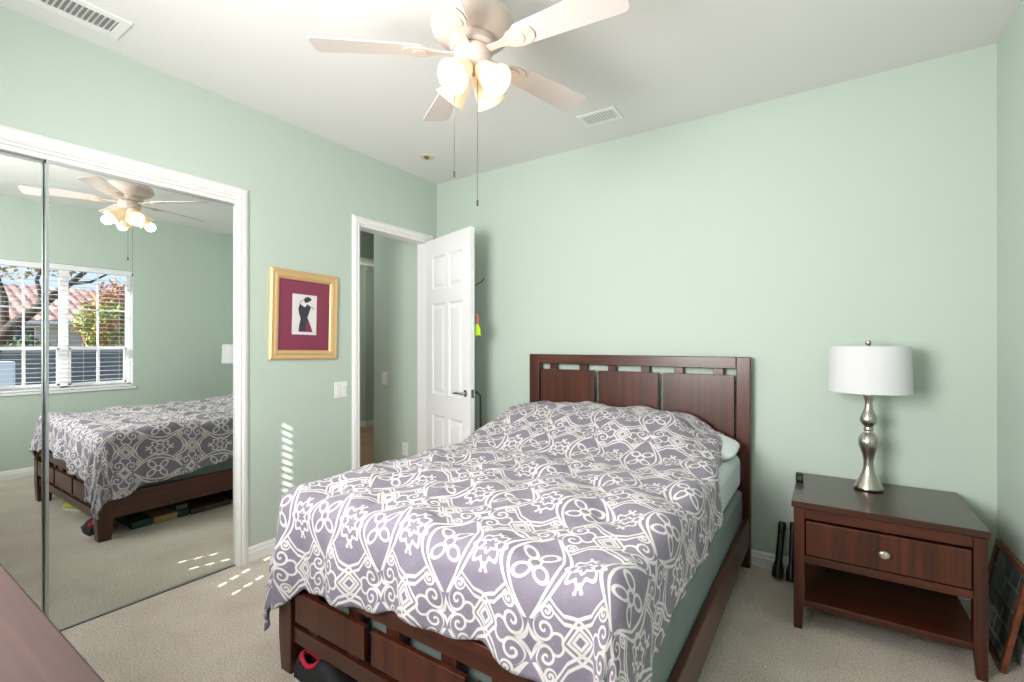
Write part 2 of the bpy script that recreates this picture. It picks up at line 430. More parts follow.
# ------------------------------------------------------------------ mirrored closet doors
def mirror_door(name, y0, y1, xf, left_stile, right_stile, lab):
    e = sempty(name, (xf, (y0 + y1) / 2, .0), lab, 'mirror door')
    z0, z1 = .006, CZ - .034
    fr = MB().box(xf - .02, xf + .006, y0, y1, z1 - .012, z1).box(xf - .02, xf + .004, y0, y1, z0, z0 + .006)
    if left_stile: fr.box(xf - .02, xf + .004, y0, y0 + .009, z0, z1)
    if right_stile: fr.box(xf - .02, xf + .004, y1 - .010, y1, z0, z1)
    fr.build('door_frame', M_alu, e)
    MB().box(xf - .012, xf, y0 + .003, y1 - .001, z0 + .004, z1 - .008).build('mirror_pane', M_mirror, e)
    return e
mirror_door('door_1', .574, CY1 - .001, -2.803, True, False, 'mirrored closet sliding door nearer the bedroom door')
mirror_door('door_2', CY0, .592, -2.835, False, True, 'mirrored closet sliding door at the photo edge behind the dresser corner')
struct(MB().box(-2.86, -2.80, CY0, CY1 - .004, 0, .005).build('trim_5', M_dark))
struct(MB().box(-2.83, -2.800, CY0, CY1 - .004, CZ - .032, CZ - .012).build('trim_6', M_trim))

# ------------------------------------------------------------------ bedroom door (open, six panels)
hinge = Vector((XL + .012, DY1 - .030, 0)); LW, LH, LT = .672, 2.116, .035
door = sempty('door_3', hinge, 'open white six-panel door swung back towards the headboard wall', 'door')
door.location = hinge
def door_leaf():
    m = MB()
    # panel layout in (a along width, z)
    cols = [(.10, .302), (.362, .564)]; rows = [(.22, .69), (.86, 1.59), (1.70, 1.97)]
    A = sorted({0, LW} | {q for c in cols for q in c}); Z = sorted({.012, LH} | {q for r in rows for q in r})
    def isp(a, z): return any(c[0] < a < c[1] for c in cols) and any(r[0] < z < r[1] for r in rows)
    for side in (0, 1):
        y = 0 if side == 0 else LT; sg = 1 if side == 0 else -1
        for i in range(len(A) - 1):
            for j in range(len(Z) - 1):
                a0, a1, z0, z1 = A[i], A[i + 1], Z[j], Z[j + 1]
                if isp((a0 + a1) / 2, (z0 + z1) / 2):
                    rings = []
                    for ins, dep in ((0, 0), (.014, .009), (.024, .009), (.05, .002)):
                        rings.append([(a0 + ins, y + sg * dep, z0 + ins), (a1 - ins, y + sg * dep, z0 + ins), (a1 - ins, y + sg * dep, z1 - ins), (a0 + ins, y + sg * dep, z1 - ins)])
                    vs = [p for r in rings for p in r]; fs = []
                    for k in range(3):
                        for q in range(4): fs.append((k * 4 + q, k * 4 + (q + 1) % 4, k * 4 + 4 + (q + 1) % 4, k * 4 + 4 + q))
                    fs.append((12, 13, 14, 15)); m.add(vs, fs)
                else: m.add([(a0, y, z0), (a1, y, z0), (a1, y, z1), (a0, y, z1)], [(0, 1, 2, 3)])
    z0 = .012
    m.add([(0, 0, z0), (LW, 0, z0), (LW, LT, z0), (0, LT, z0), (0, 0, LH), (LW, 0, LH), (LW, LT, LH), (0, LT, LH)],
          [(0, 1, 2, 3), (4, 5, 6, 7), (0, 3, 7, 4), (1, 2, 6, 5)])
    return m
dl = door_leaf(); dl.build('door_leaf', M_door, door, local=True)
bm_fix = door.children[0].data
bmt = bmesh.new(); bmt.from_mesh(bm_fix); bmesh.ops.remove_doubles(bmt, verts=bmt.verts, dist=.0004); bmesh.ops.recalc_face_normals(bmt, faces=bmt.faces); bmt.to_mesh(bm_fix); bmt.free()
hd = MB(); hx, hz = LW - .062, .90
Mx = Matrix.Rotation(pi / 2, 4, 'X')
hd.lathe([(0, 0), (.026, 0), (.026, .006), (.012, .010), (.011, .042), (0, .044)], (hx, 0, hz), 20, Mx)
hd.tube([(hx, -.038, hz), (hx - .03, -.042, hz + .002), (hx - .07, -.044, hz), (hx - .115, -.040, hz - .006)], [.010, .009, .008, .006], 10)
hd.build('door_handle', M_chrome, door, smooth=True, local=True)
hd = MB(); hd.lathe([(0, 0), (.026, 0), (.026, -.006), (.012, -.010), (.011, -.042), (0, -.044)], (hx, LT, hz), 20, Mx)
hd.tube([(hx, LT + .038, hz), (hx - .03, LT + .042, hz), (hx - .115, LT + .040, hz - .006)], [.010, .009, .006], 10)
hd.build('door_handle', M_chrome, door, smooth=True, local=True)
MB().box(LW - .0005, LW + .0015, .006, LT - .006, hz - .03, hz + .03).build('latch_plate', M_chrome, door, local=True)
hg = MB()
for z in (.25, 1.05, 1.85): hg.lathe([(0, z - .045), (.006, z - .045), (.006, z + .045), (0, z + .045)], (-.004, LT + .0, 0), 10)
hg.build('hinge', M_nickel, door, local=True)
door.rotation_euler = (0, 0, atan2(-.208, .63))
DM = Matrix.Translation(hinge) @ Matrix.Rotation(atan2(-.208, .63), 4, 'Z')
def dpt(a, y, z): return DM @ Vector((a, y, z))
# things hung on the far side of the door
t = thing('coat_hook', 'dark wire coat hook jutting past the top edge of the open door', 'hook', dpt(LW - .03, LT, 1.73))
h_ = MB().tube([dpt(LW - .03, LT + .004, 1.68), dpt(LW - .03, LT + .03, 1.70), dpt(LW + .005, LT + .06, 1.72), dpt(LW + .02, LT + .07, 1.745)], .004, 8)
h_.build('hook_arm', M_black, t, smooth=True)
MB().box(-.02, .02, 0, .004, -.06, .06).xform(Matrix.Translation(dpt(LW - .03, LT + .0005, 1.73)) @ Matrix.Rotation(door.rotation_euler.z, 4, 'Z')).build('hook_plate', M_black, t)
M_neon = mat('neon_green_cloth', srgb(196, 232, 40), .6); M_orange = mat('orange_cloth', srgb(226, 96, 50), .6)
t = thing('hang_tag', 'neon green tag with orange loop hanging behind the open door', 'tag', dpt(LW - .03, LT + .03, 1.40))
tg = MB().prism([(-.02, 0), (.045, 0), (.038, .05), (.012, .085), (-.012, .085)], lambda a, b: dpt(LW - .01 + a, LT + .022, 1.325 + b), lambda a, b: dpt(LW - .01 + a, LT + .034, 1.325 + b))
tg.build('tag_panel', M_neon, t, bevel=.003)
MB().tube([dpt(LW, LT + .028, 1.405), dpt(LW + .012, LT + .028, 1.43), dpt(LW + .002, LT + .028, 1.47), dpt(LW - .02, LT + .004, 1.48)], .006, 8).build('loop', M_orange, t, smooth=True)
t = MB().tube([dpt(hx + .005, LT + .05, hz + .01), dpt(LW + .002, LT + .052, hz - .02), dpt(LW + .004, LT + .05, hz - .14), dpt(LW + .010, LT + .05, hz - .30), dpt(LW + .008, LT + .05, hz - .5)], .007, 8)
tag(t.build('bag_strap', mat('black_webbing', srgb(34, 34, 38), .8), smooth=True), 'black strap hanging from the handle on the far side of the door', 'strap')

# ------------------------------------------------------------------ right wall window with blind
win = sempty('window_1', (XR, (WY0 + WY1) / 2, WZ0), 'white sash window reflected in the closet mirror', 'window')
f = MB(); fx0, fx1 = XR + .07, XR + .12
MY = 1.43
f.box(fx0, fx1, WY0, WY1, WZ0, WZ0 + .04).box(fx0, fx1, WY0, WY1, WZ1 - .04, WZ1).box(fx0, fx1, WY0, WY0 + .035, WZ0, WZ1).box(fx0, fx1, WY1 - .035, WY1, WZ0, WZ1)
f.box(fx0, fx1, MY - .032, MY + .032, WZ0, WZ1)
f.build('window_frame', M_trim, win, bevel=.003)
for (a0, a1) in ((WY0 + .035, MY - .032), (MY + .032, WY1 - .035)):
    zm = 1.22; sx = XR + .075
    s_ = MB().box(sx, sx + .03, a0, a1, zm - .016, zm + .016).box(sx, sx + .03, a0, a0 + .02, WZ0 + .04, zm).box(sx, sx + .03, a1 - .02, a1, WZ0 + .04, zm).box(sx, sx + .03, a0, a1, WZ0 + .04, WZ0 + .065)
    s_.box(sx + .008, sx + .02, (a0 + a1) / 2 - .011, (a0 + a1) / 2 + .011, WZ0 + .06, zm)
    s_.build('sash', M_trim, win)
    g_ = MB().box(sx + .018, sx + .03, (a0 + a1) / 2 - .008, (a0 + a1) / 2 + .008, zm, WZ1 - .04).box(sx + .018, sx + .03, a0, a1, 1.607, 1.623)
    g_.build('muntin', M_trim, win)
def glass_mat():
    m = bpy.data.materials.new('window_glass'); m.use_nodes = True; nt = m.node_tree; nt.nodes.clear()
    o = nt.nodes.new('ShaderNodeOutputMaterial'); tr = nt.nodes.new('ShaderNodeBsdfTransparent'); gl = nt.nodes.new('ShaderNodeBsdfGlossy'); mx = nt.nodes.new('ShaderNodeMixShader')
    gl.inputs['Roughness'].default_value = 0; mx.inputs[0].default_value = .04
    nt.links.new(tr.outputs[0], mx.inputs[1]); nt.links.new(gl.outputs[0], mx.inputs[2]); nt.links.new(mx.outputs[0], o.inputs[0]); return m
M_glass = glass_mat()
MB().box(XR + .094, XR + .097, WY0 + .03, WY1 - .03, WZ0 + .03, WZ1 - .03).build('pane', M_glass, win)
ws = MB().box(XR - .022, XR + .07, WY0 - .02, WY1 + .02, WZ0 - .022, WZ0 + .002)
ws.build('window_sill', M_trim, win, bevel=.003)
M_slat = mat('blind_slat', srgb(238, 240, 242), .45)
bl = thing('window_blind', 'white horizontal slat blind hanging in the window seen in the closet mirror', 'blind', (XR + .03, MY, WZ1))
MB().box(XR + .002, XR + .062, WY0 + .006, WY1 - .006, WZ1 - .055, WZ1 - .002).build('headrail', M_slat, bl, bevel=.004)
sl = MB(); nz = int((WZ1 - .09 - WZ0 - .03) / .045)
HOLE_Y = 1.885
def slat_strip(m, y0, y1, zc, hole=False, tilt=.0):
    # thin crowned slat; a route hole leaves a notch near one end
    hw = .025; th = .0022
    segs = [(y0, y1)] if not hole else [(y0, HOLE_Y - .014), (HOLE_Y + .014, y1)]
    for a, b in segs:
        m.box(XR + .032 - hw, XR + .032 + hw, a, b, zc - th / 2, zc + th / 2)
    if hole:
        m.box(XR + .032 - hw, XR + .032 - .010, HOLE_Y - .014, HOLE_Y + .014, zc - th / 2, zc + th / 2).box(XR + .032 + .010, XR + .032 + hw, HOLE_Y - .014, HOLE_Y + .014, zc - th / 2, zc + th / 2)
for i in range(nz):
    zc = WZ0 + .045 + i * .045
    slat_strip(sl, WY0 + .008, WY1 - .008, zc, 1 <= i <= 6)
sl.build('slats', M_slat, bl)
MB().box(XR + .008, XR + .056, WY0 + .008, WY1 - .008, WZ0 + .006, WZ0 + .024).build('bottom_rail', M_slat, bl, bevel=.003)
cd = MB()
for y in (WY0 + .10, 1.30, 1.56, WY1 - .12):
    cd.tube([(XR + .006, y, WZ0 + .02), (XR + .006, y, WZ1 - .05)], .0012, 5)
cd.build('ladder_cord', M_white, bl)
MB().tube([(XR - .004, WY1 - .07, WZ1 - .06), (XR - .006, WY1 - .075, WZ0 + .28)], .003, 6).build('tilt_wand', M_white, bl)

# ------------------------------------------------------------------ front wall window with closed blind (behind the camera)
w2 = sempty('window_2', (-1.45, YF, FZ0))
f = MB(); f.box(FX0, FX1, YF - .12, YF - .07, FZ0, FZ0 + .04).box(FX0, FX1, YF - .12, YF - .07, FZ1 - .04, FZ1).box(FX0, FX0 + .04, YF - .12, YF - .07, FZ0, FZ1).box(FX1 - .04, FX1, YF - .12, YF - .07, FZ0, FZ1)
f.build('window_frame', M_trim, w2)
MB().box(FX0 + .03, FX1 - .03, YF - .097, YF - .094, FZ0 + .03, FZ1 - .03).build('pane', M_glass, w2)
bl2 = thing('window_blind', 'white blind with closed slats in the window above the dresser', 'blind', (-1.45, YF - .03, FZ1))
MB().box(FX0 + .006, FX1 - .006, YF - .06, YF, FZ1 - .05, FZ1 - .002).build('headrail', M_slat, bl2)
sl = MB(); PITCH = .0445
# sun reaches x,y on the left wall / floor along SUN_DIR; the slats' cord holes let through a column of spots
HX = XL + .33 * (1.69 - YF); HX2 = -2.53 + .33 * (1.34 - YF)
n2 = int((FZ1 - FZ0 - .07) / PITCH)
def slat2(m, x0, x1, zc):
    hw = .027; a = radians(58); th = .001
    dy, dz = hw * cos(a), hw * sin(a); ny, nz_ = sin(a) * th, cos(a) * th
    y = YF - .03
    m.hexa([(x0, y - dy - ny, zc - dz + nz_), (x1, y - dy - ny, zc - dz + nz_), (x1, y - dy + ny, zc - dz - nz_), (x0, y - dy + ny, zc - dz - nz_)],
           [(x0, y + dy - ny, zc + dz + nz_), (x1, y + dy - ny, zc + dz + nz_), (x1, y + dy + ny, zc + dz - nz_), (x0, y + dy + ny, zc + dz - nz_)])
def slat2part(m, x0, x1, zc, f0, f1):      # strip across a fraction of the slat's width
    a = radians(58); hw = .027; th = .001; y = YF - .03
    P = lambda f: (y + (2 * f - 1) * hw * cos(a), zc + (2 * f - 1) * hw * sin(a))
    ny, nz_ = sin(a) * th, cos(a) * th; (ya, za), (yb, zb) = P(f0), P(f1)
    m.hexa([(x0, ya - ny, za + nz_), (x1, ya - ny, za + nz_), (x1, ya + ny, za - nz_), (x0, ya + ny, za - nz_)],
           [(x0, yb - ny, zb + nz_), (x1, yb - ny, zb + nz_), (x1, yb + ny, zb - nz_), (x0, yb + ny, zb - nz_)])
for i in range(n2 + 1):
    zc = FZ0 + .03 + i * PITCH
    holes = []
    zhit = zc - .62 * (1.645 - YF)
    yfl = YF + zc / .62
    if zhit < .80 and yfl > 1.22 and not 1.40 < yfl < 1.47: holes.append((HX - .010, HX + .010))
    yfl = YF + zc / .62
    if 1.22 < yfl < 1.45: holes.append((HX2 - .009, HX2 + .009))
    xs = FX0 + .008
    for (h0, h1) in sorted(holes):
        slat2(sl, xs, h0, zc)
        slat2part(sl, h0, h1, zc, 0, .22); slat2part(sl, h0, h1, zc, .74, 1)
        xs = h1
    slat2(sl, xs, FX1 - .008, zc)
sl.build('slats', M_slat, bl2)
MB().box(FX0 + .008, FX1 - .008, YF - .05, YF - .01, FZ0 + .004, FZ0 + .014).build('bottom_rail', M_slat, bl2)

# ------------------------------------------------------------------ ceiling fan
FC = Vector((-1.105, 1.393, 0))
fan = thing('ceiling_fan', 'white five-blade ceiling fan with four lit glass shades', 'ceiling fan', (FC.x, FC.y, H))
def fl(prof, name, m, **k): return MB().lathe(prof, (FC.x, FC.y, 0), 40).build(name, m, fan, smooth=True, **k)
fl([(0, H - .001), (.066, H - .001), (.066, H - .02), (.05, H - .05), (.022, H - .062), (0, H - .062)], 'canopy', M_fanw)
fl([(.0, 2.60), (.013, 2.60), (.013, 2.49), (0, 2.49)], 'downrod', M_fanw)
fl([(0, 2.525), (.03, 2.525), (.075, 2.52), (.12, 2.505), (.148, 2.482), (.157, 2.462), (.153, 2.445), (.135, 2.425), (.105, 2.412), (.088, 2.408), (0, 2.408)], 'motor_housing', M_fanw)
fl([(0, 2.407), (.084, 2.407), (.086, 2.38), (.078, 2.372), (0, 2.372)], 'flywheel', M_fanw)
fl([(0, 2.371), (.066, 2.371), (.070, 2.366), (.070, 2.325), (.066, 2.316), (.045, 2.30), (.02, 2.294), (0, 2.294)], 'switch_housing', M_fanw)
ZB = 2.364
def blade_proto(ang):
    M = Matrix.Translation((FC.x, FC.y, ZB)) @ Matrix.Rotation(ang, 4, 'Z') @ Matrix.Rotation(radians(-11), 4, 'X')
    # blade outline with rounded ends
    r0, r1 = .175, .588; pts = []
    def hw(r): return .047 + (.064 - .047) * (r - r0) / (r1 - r0)
    for k in range(9):
        a = pi / 2 - pi / 2 * k / 8; pts.append((r1 - .022 + .022 * cos(a), hw(r1) - .03 + .03 * sin(a)))
    for k in range(9):
        a = -pi / 2 * k / 8; pts.append((r1 - .022 + .022 * cos(a), -hw(r1) + .03 + .03 * sin(a)))
    for k in range(13):
        a = -pi / 2 - pi * k / 12; pts.append((r0 + .03 + .03 * cos(a), hw(r0) * sin(a)))
    b = MB().prism(pts, lambda x, y: M @ Vector((x, y, -.003)), lambda x, y: M @ Vector((x, y, .003)))
    bo = b.build('blade', M_blade, fan, bevel=.0015)
    # blade iron: neck from the flywheel with a scalloped medallion under the blade
    ar = MB()
    o1 = [(.07, .014), (.12, .013), (.15, .022), (.165, .034), (.195, .042), (.23, .040), (.255, .024), (.262, 0)]
    out = o1 + [(x, -y) for x, y in o1[::-1][1:]]
    ar.prism(out, lambda x, y: M @ Vector((x, y, -.0095)), lambda x, y: M @ Vector((x, y, -.0035)))
    ar.prism([(.195 + .028 * cos(q), .028 * sin(q)) for q in [2 * pi * i / 20 for i in range(20)]], lambda x, y: M @ Vector((x, y, -.014)), lambda x, y: M @ Vector((x, y, -.0095)))
    ar.build('blade_arm', M_fanw, bo, bevel=.002)
for k in range(5): blade_proto(radians(2.8 + 72 * k))
cam_az = atan2(-FC.y, -FC.x)
for k in range(4):
    az = cam_az + radians(45 + 90 * k + 6)
    ax = Vector((cos(az), sin(az), 0)); tilt = radians(46)
    M = Matrix.Translation((FC.x, FC.y, 2.302)) @ Matrix.Rotation(az, 4, 'Z') @ Matrix.Translation((.029, 0, 0)) @ Matrix.Rotation(-tilt, 4, 'Y')
    prof = [(.019, 0), (.026, -.012), (.036, -.03), (.043, -.055), (.047, -.08), (.053, -.102), (.062, -.118), (.060, -.119), (.051, -.103), (.044, -.08), (.040, -.055), (.033, -.03), (.022, -.012), (.0, -.008)]
    sh = MB().shell(prof, (0, 0, 0), 28, M).build('light_shade', M_bell, fan, smooth='all')
    MB().lathe([(0, -.02), (.012, -.02), (.014, -.035), (.024, -.06), (.027, -.075), (.022, -.092), (.010, -.101), (0, -.103)], (0, 0, 0), 20, M).build('bulb', M_bulb, sh, smooth='all')
    MB().lathe([(0, .012), (.018, .012), (.021, .004), (.021, -.008), (0, -.008)], (0, 0, 0), 20, M).build('socket', M_fanw, fan, smooth=True)
    p = M @ Vector((0, 0, -.15))
    lamp('fan_lamp', 'POINT', p, .75, (1, .80, .56), shadow_soft_size=.035)
for (dx, dy, zb) in ((-.066, -.03, 1.91), (.006, .02, 1.80)):
    ch = MB().tube([(FC.x + dx, FC.y + dy, 2.33), (FC.x + dx, FC.y + dy, zb + .012)], .0013, 6)
    ch.lathe([(0, zb + .016), (.005, zb + .010), (.0045, zb - .008), (0, zb - .012)], (FC.x + dx, FC.y + dy, 0), 10)
    ch.build('pull_chain', mat('chain_metal', srgb(110, 104, 98), .4, .8), fan, smooth=True)

# ------------------------------------------------------------------ ceiling fixtures
M_vent = mat('vent_grey', srgb(140, 138, 136), .8)
def vent(name_label, x0, x1, y0, y1, along):
    e = thing('ceiling_vent', name_label, 'air vent', ((x0 + x1) / 2, (y0 + y1) / 2, H), 'ceiling air vents')
    b = .034 if along == 'y' else .024; z = H
    fr = MB()
    for (p0, p1, q0, q1) in ((x0, x1, y0, y0 + b), (x0, x1, y1 - b, y1), (x0, x0 + b, y0 + b, y1 - b), (x1 - b, x1, y0 + b, y1 - b)): fr.box(p0, p1, q0, q1, z - .008, z - .0005)
    fr.build('frame', M_white, e, bevel=.002)
    MB().box(x0 + b, x1 - b, y0 + b, y1 - b, z - .002, z - .0005).build('backing', M_vent if along == 'y' else M_dark, e)
    s = MB(); L_ = (y1 - y0 if along == 'y' else x1 - x0) - 2 * b; n = int(L_ / .017)
    for i in range(n):
        c_ = (i + .5) / n * L_
        if along == 'y':
            y = y0 + b + c_; s.hexa([(x0 + b, y - .006, z - .008), (x1 - b, y - .006, z - .008), (x1 - b, y - .0045, z - .008), (x0 + b, y - .0045, z - .008)], [(x0 + b, y + .002, z - .002), (x1 - b, y + .002, z - .002), (x1 - b, y + .004, z - .002), (x0 + b, y + .004, z - .002)])
        else:
            x = x0 + b + c_; s.hexa([(x - .006, y0 + b, z - .008), (x - .0045, y0 + b, z - .008), (x - .0045, y1 - b, z - .008), (x - .006, y1 - b, z - .008)], [(x + .002, y0 + b, z - .002), (x + .004, y0 + b, z - .002), (x + .004, y1 - b, z - .002), (x + .002, y1 - b, z - .002)])
    s.build('louvre', M_white, e)
vent('white ceiling vent above the mirrored closet', -2.645, -2.465, .42, .775, 'y')
vent('small white ceiling vent above the headboard wall', -1.252, -1.012, 2.582, 2.742, 'x')
e = thing('fire_sprinkler', 'round cream fire sprinkler cover on the ceiling by the bedroom door', 'sprinkler', (-2.44, 2.53, H))
MB().lathe([(0, H - .003), (.03, H - .003), (.034, H - .008), (.056, H - .006), (.06, H - .001), (0, H - .0005)], (-2.44, 2.53, 0), 30).build('escutcheon', mat('cream_metal', srgb(222, 212, 186), .4), e, smooth=True)
MB().lathe([(0, H - .018), (.008, H - .018), (.012, H - .012), (.02, H - .008), (.02, H - .003), (0, H - .003)], (-2.44, 2.53, 0), 20).build('deflector', mat('brass', srgb(150, 128, 84), .35, .8), e, smooth=True)

# ------------------------------------------------------------------ picture on the left wall
pic = thing('framed_picture', 'gold framed print of a dark dress on a burgundy mat', 'picture', (XL, 1.777, 1.445))
pw, ph = .236, .281; pm = M_gold
rings = []
for ins, dep in ((0, 0), (0, .012), (.010, .022), (.028, .016), (.040, .020), (.054, .014), (.060, .007), (.060, .003)):
    rings.append([(dep, -pw + ins, -ph + ins), (dep, pw - ins, -ph + ins), (dep, pw - ins, ph - ins), (dep, -pw + ins, ph - ins)])
vs = [q for r in rings for q in r]; fs = [(k * 4 + i, k * 4 + (i + 1) % 4, k * 4 + 4 + (i + 1) % 4, k * 4 + 4 + i) for k in range(len(rings) - 1) for i in range(4)]
MB().add(vs, fs + [(0, 1, 2, 3)]).build('frame', M_gold, pic, local=True)
MB().box(.001, .004, -pw + .058, pw - .058, -ph + .058, ph - .058).build('mat_board', M_mat, pic, local=True)
MB().box(.004, .0048, -.088, .082, -.122, .135).build('print', M_paper, pic, local=True)
pr = pic.children[-1]
body = [(-.030, .062), (-.040, .040), (-.036, .010), (-.026, -.018), (-.034, -.055), (-.036, -.088), (.046, -.088), (.030, -.045), (.014, -.010), (.024, .020), (.034, .050), (.012, .064), (.0, .046), (-.014, .052)]
MB().prism(body, lambda a, b: (.0048, a * 1.18, b * 1.18), lambda a, b: (.0054, a * 1.18, b * 1.18)).build('dress_drawing', M_ink, pr, local=True)
hair = [(-.008, .082), (-.004, .096), (.012, .104), (.030, .100), (.038, .090), (.026, .080), (.010, .072), (.0, .070)]
MB().prism(hair, lambda a, b: (.0048, a * 1.18, b * 1.18), lambda a, b: (.0054, a * 1.18, b * 1.18)).build('hair_drawing', M_ink, pr, local=True)
sk = [(.012, -.030), (.030, -.045), (.046, -.088), (.006, -.088), (.004, -.050)]
MB().prism(sk, lambda a, b: (.0054, a * 1.18, b * 1.18), lambda a, b: (.0058, a * 1.18, b * 1.18)).build('skirt_drawing', M_ink2, pr, local=True)
for pts in (((.0052, .030, .052), (.0052, .050, .044), (.0052, .044, .036)), ((.0052, -.034, .058), (.0052, -.026, .078), (.0052, -.004, .088))):
    MB().tube([(p[0], p[1] * 1.18, p[2] * 1.18) for p in pts], .0016, 6).build('arm_drawing', M_ink, pr, local=True)
pic.rotation_euler = (radians(-1.2), radians(0), 0)

# ------------------------------------------------------------------ switches, outlets
def plate(name, lab, cat, P, nrm, wdt, hgt, kind):
    e = thing(name, lab, cat, P)
    n = Vector(nrm); s = Vector((-n.y, n.x, 0)); P = Vector(P)
    def bx(a0, a1, b0, b1, d0, d1, nm, m, par, bev=.0015):
        f0 = lambda a, b: P + s * a + Vector((0, 0, b)) + n * d0; f1 = lambda a, b: P + s * a + Vector((0, 0, b)) + n * d1
        return MB().prism([(a0, b0), (a1, b0), (a1, b1), (a0, b1)], f0, f1).build(nm, m, par, bevel=bev)
    bx(-wdt / 2, wdt / 2, -hgt / 2, hgt / 2, .0003, .006, 'wall_plate', M_white, e)
    if kind == 'switch':
        k = 2 if wdt > .09 else 1
        for i in range(k):
            c_ = (i - (k - 1) / 2) * .046
            bx(c_ - .0165, c_ + .0165, -.033, .033, .006, .0095, 'rocker', M_door, e)
    else:
        for z in (-.02, .02):
            bx(-.017, .017, z - .014, z + .014, .006, .008, 'socket', M_door, e)
            k_ = e.children[-1]
            bx(-.008, -.005, z - .004, z + .006, .008, .0083, 'slot', M_black, k_, 0); bx(.005, .008, z - .004, z + .006, .008, .0083, 'slot', M_black, k_, 0)
plate('light_switch', 'white double rocker switch between the picture and the door', 'switch', (XL, 2.046, .948), (1, 0, 0), .104, .108, 'switch')
plate('light_switch', 'white single switch on the hall wall seen through the doorway', 'switch', (-3.345, 2.93, .95), (0, -1, 0), .072, .118, 'switch')
plate('wall_outlet', 'white power outlet low on the hall wall seen through the doorway', 'outlet', (-3.08, 2.93, .335), (0, -1, 0), .072, .116, 'outlet')

# ------------------------------------------------------------------ bed
BX0, BX1, BYF, BYH = -1.785, -.350, 1.02, 2.995
bed = thing('bed_frame', 'dark cherry wood bed frame with panelled headboard and footboard', 'bed', ((BX0 + BX1) / 2, 2.0, 0))
HB0, HB1, HZ1 = -1.805, -.350, 1.19
hb = MB().box(HB0, HB0 + .082, BYH - .055, BYH, 0, HZ1).build('headboard', M_woodz, bed, bevel=.004)   # first post carries the headboard
def hbpart(nm, m, *b, bev=.003): return MB().box(*b).build(nm, m, hb, bevel=bev)
hbpart('post', M_woodz, HB1 - .072, HB1, BYH - .055, BYH, 0, HZ1, bev=.004)
hbpart('top_rail', M_woodx, HB0 + .082, HB1 - .072, BYH - .055, BYH, HZ1 - .068, HZ1, bev=.004)
hbpart('lower_rail', M_woodx, HB0 + .082, HB1 - .072, BYH - .045, BYH - .01, .36, .44)
px = [(-1.712, -1.298), (-1.268, -.868), (-.838, -.432)]
for a, b in px:
    hbpart('panel', M_woodz, a, b, BYH - .05, BYH - .030, .46, 1.085)
for a, b in px:
    for q in (.22, .78):
        c_ = a + (b - a) * q; hbpart('slat', M_woodz, c_ - .027, c_ + .027, BYH - .029, BYH - .012, .44, HZ1 - .06)
# footboard
fb = MB()
def taperpost(x0, x1):
    sq = lambda z: [(x0, BYF, z), (x1, BYF, z), (x1, BYF + .085, z), (x0, BYF + .085, z)]
    return MB().loft([(x0 + .006, BYF + .006, 0), (x1 - .012, BYF + .006, 0), (x1 - .012, BYF + .075, 0), (x0 + .006, BYF + .075, 0)], sq(.14), sq(.445))
ft = taperpost(BX0 + .012, BX0 + .095).build('footboard', M_woodz, bed, bevel=.004)
def fbpart(nm, m, mb, bev=.003): return mb.build(nm, m, ft, bevel=bev)
fbpart('post', M_woodz, taperpost(BX1 - .085, BX1))
fbpart('top_rail', M_woodx, MB().box(BX0 + .095, BX1 - .085, BYF + .012, BYF + .07, .360, .435))
fbpart('bottom_rail', M_woodx, MB().box(BX0 + .095, BX1 - .085, BYF + .012, BYF + .06, .128, .185))
fp = [(-1.668, -1.272), (-1.238, -.842), (-.808, -.440)]
for a, b in fp: fbpart('panel', M_woodz, MB().box(a, b, BYF + .004, BYF + .024, .215, .328))
for a, b in fp:
    for q in (.2, .8):
        c_ = a + (b - a) * q; fbpart('slat', M_woodz, MB().box(c_ - .03, c_ + .03, BYF + .025, BYF + .042, .18, .365))
for x0, x1 in ((BX0 + .01, BX0 + .036), (BX1 - .030, BX1 - .004)):
    MB().box(x0, x1, BYF + .083, BYH - .05, .135, .29).build('side_rail', M_woody, bed, bevel=.004)
MB().box(-1.10, -1.03, 1.2, 2.9, .13, .2).build('centre_beam', M_woody, bed)
sl = MB()
for i in range(10): sl.box(BX0 + .036, BX1 - .03, 1.2 + i * .18, 1.27 + i * .18, .2, .218)
sl.build('support_slats', M_woodx, bed)

def softbox(x0, x1, y0, y1, z0, z1, r, nm, m, parent=None, puff=.0):
    b = MB().box(x0, x1, y0, y1, z0, z1); return b.build(nm, m, parent, bevel=r, seg=5)
bs = softbox(BX0 + .05, -.384, 1.105, 2.92, .222, .448, .03, 'box_spring', M_box)
tag(bs, 'grey green box spring inside the bed frame under the mattress', 'box spring')
mt = softbox(BX0 + .05, -.392, 1.115, 2.92, .450, .655, .05, 'mattress', M_pad)
tag(mt, 'pale blue mattress under the patterned comforter', 'mattress')
def pillow(nm, lab, cx, cy, cz, lx, ly, lz, rz=0, rx=0):
    m = MB()
    def se(a, n): return math.copysign(abs(a) ** n, a)
    def fn(u, v):
        th = (v - .5) * pi; ph = u * 2 * pi
        x = se(cos(th), .35) * se(cos(ph), .45); y = se(cos(th), .35) * se(sin(ph), .45); z = sin(th)
        ed = max(abs(x), abs(y)); z *= (1 - .75 * max(0, ed - .25) ** 1.6)
        return Vector((x * lx, y * ly, z * lz))
    m.grid(fn, 48, 24)
    m.xform(Matrix.Translation((cx, cy, cz)) @ Matrix.Rotation(rz, 4, 'Z') @ Matrix.Rotation(rx, 4, 'X'))
    o = m.build(nm, M_pillow, smooth='all'); return tag(o, lab, 'pillow')
pillow('pillow', 'pale blue pillow end peeking out beside the headboard post', -.735, 2.75, .700, .352, .15, .062, radians(-2), radians(10))

